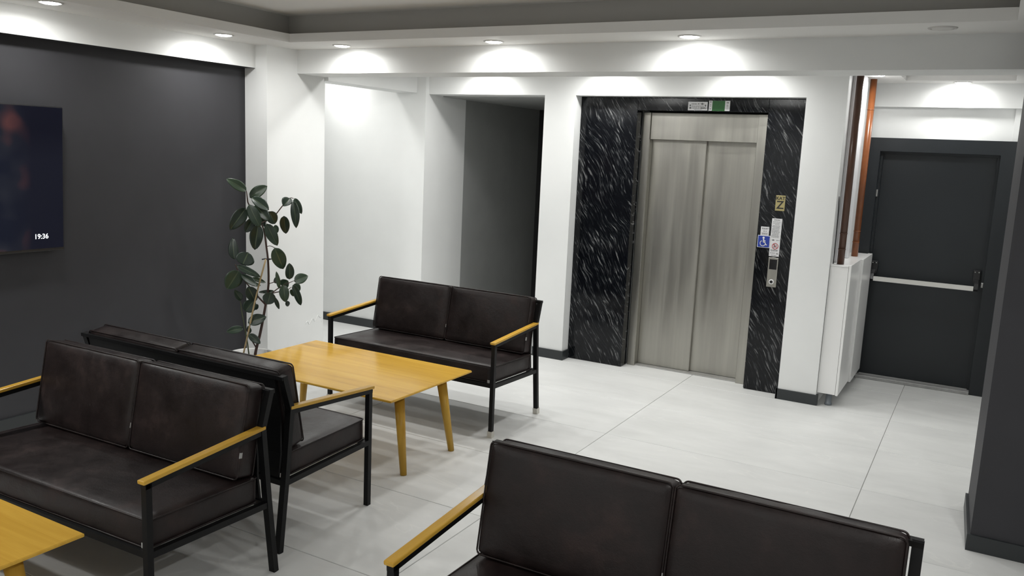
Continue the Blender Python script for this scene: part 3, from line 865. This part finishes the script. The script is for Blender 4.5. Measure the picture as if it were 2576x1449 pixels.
s1 = make_sofa(False)
def place(o, x, y, rz, label):
    o.location = (x, y, 0); o.rotation_euler = (0, 0, rz); o['label'] = label; o['group'] = GS
s2 = copy_tree(s1); s4 = copy_tree(s1)
s3 = make_sofa(True)
place(s3, -3.338, 4.857, 0.002, 'dark two seat sofa in front of the passage, with clear caps on its feet')
place(s1, -3.203, 2.160, 0.027, 'dark two seat sofa standing back to back with another, its seat in full view')
place(s2, -3.318, 2.954, math.pi + 0.013, 'dark two seat sofa seen from behind, its black back panel showing')
place(s4, -0.743, 2.214, 0.012, 'dark two seat sofa of which only the backrest and one arm show')

# ------------------------------------------------------------------ tables
def make_table():
    t = thing('coffee_table', 'x', 'table')
    a, b, zt_ = 0.648, 0.4125, 0.482
    mb = MB()
    rings = [(0.004, zt_), (0.0, zt_ - 0.003), (0.0, zt_ - 0.011), (0.055, zt_ - 0.034)]
    vs, fs = [], []
    for off, z in rings:
        vs += [(x, y, z) for x, y in rrect(a - off, b - off, 0.006, 2)]
    k = len(rrect(a, b, 0.006, 2))
    for i in range(3):
        for j in range(k):
            fs.append((i * k + j, i * k + (j + 1) % k, (i + 1) * k + (j + 1) % k, (i + 1) * k + j))
    fs.append(tuple(range(k))); fs.append(tuple(reversed(range(3 * k, 4 * k))))
    mb.add(vs, fs)
    mb.build('tabletop', M['wood_top'], t)
    for sx in (-1, 1):
        for sy in (-1, 1):
            MB().tube([(sx * 0.620, sy * 0.245, 0.0), (sx * 0.552, sy * 0.212, zt_ - 0.033)], [0.019, 0.031], 20).build('leg', M['wood_leg'], t)
    return t
t1 = make_table(); t2 = copy_tree(t1)
t1.location = (-3.345, 3.950, 0); t1['label'] = 'golden oak coffee table between two facing sofas'; t1['group'] = 'golden oak coffee tables'
t2.location = (-3.238, 1.268, 0); t2['label'] = 'golden oak coffee table of which only one corner shows at the picture edge'; t2['group'] = 'golden oak coffee tables'

LEAVES = [
 (-4.641,4.340,1.484, -4.707,4.224,1.569, 0.057),
 (-4.676,4.405,1.431, -4.568,4.460,1.523, 0.068),
 (-4.596,4.345,1.438, -4.499,4.422,1.359, 0.067),
 (-4.636,4.331,1.362, -4.683,4.226,1.206, 0.078),
 (-4.571,4.298,1.392, -4.491,4.318,1.237, 0.067),
 (-4.590,4.365,1.389, -4.506,4.429,1.279, 0.072),
 (-4.537,4.452,1.340, -4.521,4.503,1.244, 0.068),
 (-4.666,4.430,1.281, -4.716,4.397,1.173, 0.058),
 (-4.600,4.413,1.242, -4.629,4.399,1.052, 0.078),
 (-4.525,4.420,1.253, -4.453,4.450,1.098, 0.067),
 (-4.612,4.445,1.285, -4.586,4.462,1.225, 0.037),
 (-4.564,4.540,1.233, -4.531,4.534,1.180, 0.032),
 (-4.433,4.563,1.438, -4.441,4.502,1.387, 0.065),
 (-4.455,4.627,1.435, -4.391,4.635,1.326, 0.042),
 (-4.432,4.593,1.417, -4.392,4.587,1.224, 0.052),
 (-4.507,4.572,1.304, -4.513,4.600,1.168, 0.058),
 (-4.502,4.474,1.076, -4.469,4.534,0.911, 0.083),
 (-4.730,4.304,0.982, -4.749,4.304,1.138, 0.058),
 (-4.676,4.332,0.945, -4.660,4.370,1.036, 0.110),
 (-4.661,4.261,0.949, -4.523,4.357,0.871, 0.043),
 (-4.658,4.278,0.909, -4.694,4.203,0.777, 0.098),
 (-4.626,4.268,0.884, -4.546,4.354,0.803, 0.049),
 (-4.634,4.377,0.848, -4.570,4.458,0.814, 0.027),
 (-4.685,4.396,0.803, -4.637,4.473,0.781, 0.028),
 (-4.622,4.331,0.791, -4.600,4.384,0.671, 0.071),
 (-4.683,4.325,0.684, -4.681,4.264,0.761, 0.044),
 (-4.688,4.363,0.592, -4.642,4.410,0.678, 0.078),
 (-4.668,4.428,0.602, -4.650,4.453,0.639, 0.033),
 (-4.638,4.343,0.516, -4.543,4.431,0.564, 0.072),
 (-4.692,4.345,0.468, -4.744,4.237,0.452, 0.047),
 (-4.621,4.333,0.435, -4.555,4.385,0.366, 0.047),
 (-4.672,4.395,0.422, -4.651,4.355,0.486, 0.028),
 (-4.524,4.494,0.749, -4.620,4.428,0.737, 0.022),
 (-4.492,4.427,0.753, -4.523,4.422,0.654, 0.076),
 (-4.524,4.494,0.703, -4.496,4.516,0.612, 0.025),
 (-4.437,4.500,0.804, -4.412,4.489,0.681, 0.060),
 (-4.462,4.561,0.675, -4.474,4.582,0.625, 0.028),
 (-4.472,4.609,0.754, -4.455,4.621,0.701, 0.025),
 (-4.399,4.555,0.802, -4.371,4.616,0.644, 0.049),
 (-4.468,4.627,0.785, -4.441,4.682,0.744, 0.053),
 (-4.413,4.584,0.824, -4.339,4.649,0.868, 0.066),
 (-4.437,4.558,0.840, -4.422,4.550,0.960, 0.057),
 (-4.472,4.492,0.774, -4.484,4.476,0.902, 0.027),
 (-4.525,4.567,0.780, -4.482,4.590,0.820, 0.061),
 (-4.546,4.545,0.802, -4.530,4.507,0.846, 0.033),
]
STEMS = {
 'main': [(-4.619,4.393,0.267,0.0110), (-4.615,4.398,0.306,0.0100), (-4.591,4.423,0.445,0.0100), (-4.568,4.448,0.639,0.0090), (-4.553,4.464,0.768,0.0080), (-4.552,4.465,0.890,0.0080), (-4.555,4.462,0.991,0.0070), (-4.565,4.451,1.108,0.0070), (-4.571,4.445,1.183,0.0060), (-4.586,4.429,1.253,0.0060), (-4.619,4.393,1.327,0.0050), (-4.649,4.361,1.389,0.0050), (-4.653,4.357,1.443,0.0040), (-4.656,4.354,1.483,0.0030)],
 'br1': [(-4.586,4.429,1.253,0.0050), (-4.551,4.466,1.277,0.0050), (-4.521,4.497,1.307,0.0040), (-4.482,4.539,1.386,0.0040), (-4.459,4.564,1.425,0.0035), (-4.446,4.578,1.442,0.0030), (-4.430,4.595,1.437,0.0020)],
 'br2': [(-4.568,4.448,0.649,0.0070), (-4.608,4.405,0.715,0.0060), (-4.655,4.355,0.802,0.0050), (-4.689,4.319,0.870,0.0040), (-4.702,4.305,0.911,0.0040), (-4.711,4.295,0.949,0.0030)],
 'br3': [(-4.560,4.457,0.712,0.0050), (-4.531,4.487,0.735,0.0040), (-4.490,4.531,0.747,0.0040), (-4.455,4.569,0.761,0.0030), (-4.441,4.583,0.779,0.0020)],
 'br4': [(-4.538,4.479,0.732,0.0040), (-4.503,4.517,0.774,0.0040), (-4.455,4.569,0.809,0.0030), (-4.427,4.598,0.827,0.0020)],
 'br5': [(-4.549,4.468,0.805,0.0030), (-4.517,4.502,0.821,0.0030), (-4.505,4.515,0.833,0.0020)],
 'thin': [(-4.648,4.362,0.259,0.0050), (-4.650,4.360,0.281,0.0050), (-4.657,4.353,0.372,0.0050), (-4.670,4.338,0.493,0.0040), (-4.683,4.325,0.599,0.0040), (-4.686,4.321,0.663,0.0030), (-4.692,4.316,0.684,0.0020)],
 'br6': [(-4.616,4.397,0.328,0.0050), (-4.636,4.375,0.383,0.0050), (-4.650,4.360,0.438,0.0040), (-4.656,4.353,0.465,0.0030)],
 'pet': [(-4.559,4.457,1.081,0.0025), (-4.544,4.474,1.087,0.0025), (-4.523,4.495,1.073,0.0025)],
 'stake': [(-4.658,4.307,0.259,0.0060), (-4.631,4.336,0.433,0.0060), (-4.614,4.355,0.561,0.0060), (-4.600,4.370,0.662,0.0060), (-4.579,4.392,0.794,0.0060), (-4.544,4.429,0.991,0.0060)],
}
# ------------------------------------------------------------------ plant
PC = (-4.635, 4.37)
pl = thing('rubber_plant', 'tall rubber plant with dark glossy leaves in a white pot, by the corner column', 'plant', (PC[0], PC[1], 0))
def prt(mb, name, mat, parent=None):
    o = mb.build(name, mat, parent or pl)
    o.data.transform(Matrix.Translation((-PC[0], -PC[1], 0)))
    return o
pot = prt(MB().lathe([(0.0, 0.0), (0.125, 0.0), (0.132, 0.006), (0.166, 0.262), (0.174, 0.268), (0.175, 0.280), (0.166, 0.283), (0.158, 0.276), (0.150, 0.21)], (PC[0], PC[1], 0), 48), 'pot', M['pot'])
prt(MB().lathe([(0.0, 0.222), (0.08, 0.226), (0.1522, 0.221)], (PC[0], PC[1], 0), 32), 'soil', M['soil'])
an = math.radians(205)
hx, hy = PC[0] + 0.152 * math.cos(an), PC[1] + 0.152 * math.sin(an)
prt(MB().tube([(hx - 0.02, hy + 0.03, 0.245), (hx - 0.015, hy + 0.03, 0.272), (hx + 0.012, hy - 0.02, 0.272), (hx + 0.017, hy - 0.02, 0.245)], 0.005, 6), 'pot_handle', M['black_plastic'], pot)
for k_, pts in STEMS.items():
    nm = 'stake' if k_ == 'stake' else ('stem' if k_ in ('main', 'thin') else 'branch')
    mt_ = M['stake'] if k_ == 'stake' else (M['green_stem'] if k_ == 'thin' else M['stem'])
    mb = MB()
    P = [Vector(q[:3]) for q in pts]; Rr = [q[3] for q in pts]
    # smooth the polyline once
    Q, RR = [P[0]], [Rr[0]]
    for i in range(len(P) - 1):
        Q += [P[i].lerp(P[i + 1], 0.25), P[i].lerp(P[i + 1], 0.75)]
        RR += [Rr[i] * .75 + Rr[i + 1] * .25, Rr[i] * .25 + Rr[i + 1] * .75]
    Q.append(P[-1]); RR.append(Rr[-1])
    mb.tube(Q, RR, 8)
    prt(mb, nm, mt_)
prt(MB().tube([(-4.585, 4.43, 0.985), (-4.57, 4.45, 0.99), (-4.545, 4.455, 0.985), (-4.535, 4.475, 0.99), (-4.55, 4.485, 0.987), (-4.565, 4.46, 0.99)], 0.005, 6), 'plant_tie', M['black_plastic'])
viewdir = Vector((-0.73, 0.683, 0))
def leaf(bx, by, bz, tx, ty, tz, w, seed):
    rnd = random.Random(seed)
    b, t = Vector((bx, by, bz)), Vector((tx, ty, tz))
    ax = t - b; L = ax.length
    a = ax.normalized()
    # blade normal: roughly towards the room, with a random roll
    nrm = (-viewdir + Vector((0, 0, 0.45)))
    nrm = (nrm - a * nrm.dot(a)).normalized()
    nrm = Matrix.Rotation(rnd.uniform(-0.35, 0.35), 3, a) @ nrm
    sd = a.cross(nrm).normalized()
    nu, nv = 8, 12
    mb = MB(); vs, fs, uv = [], [], []
    fold, droop = rnd.uniform(0.08, 0.3), rnd.uniform(0.03, 0.13)
    for j in range(nv + 1):
        v = j / nv
        prof = (math.sin(math.pi * v ** 0.85)) ** 0.62 * (1 if v < 0.93 else (1 - v) / 0.07 * 0.35 + 0.65) if 0 < v < 1 else 0.02
        for i in range(nu + 1):
            u = i / nu * 2 - 1
            x = u * prof * w / 2
            zz = fold * abs(x) - droop * L * (v - 0.15) ** 2 * 1.6 + 0.02 * L * math.sin(v * 7 + seed) * u
            vs.append(b + a * (v * L) + sd * x + nrm * zz)
            uv.append((i / nu, v))
    for j in range(nv):
        for i in range(nu):
            p = j * (nu + 1) + i
            fs.append((p, p + 1, p + nu + 2, p + nu + 1))
    mb.add(vs, fs, True)
    o = prt(mb, 'leaf', M['leaf'])
    ul = o.data.uv_layers.new(name='leaf_uv')
    for lp in o.data.loops:
        ul.data[lp.index].uv = uv[lp.vertex_index]
    sl = o.modifiers.new('blade_thickness', 'SOLIDIFY'); sl.thickness = 0.0012
    return o
for i, q in enumerate(LEAVES):
    leaf(*q[:6], q[6] * 1.25, 11 + i)
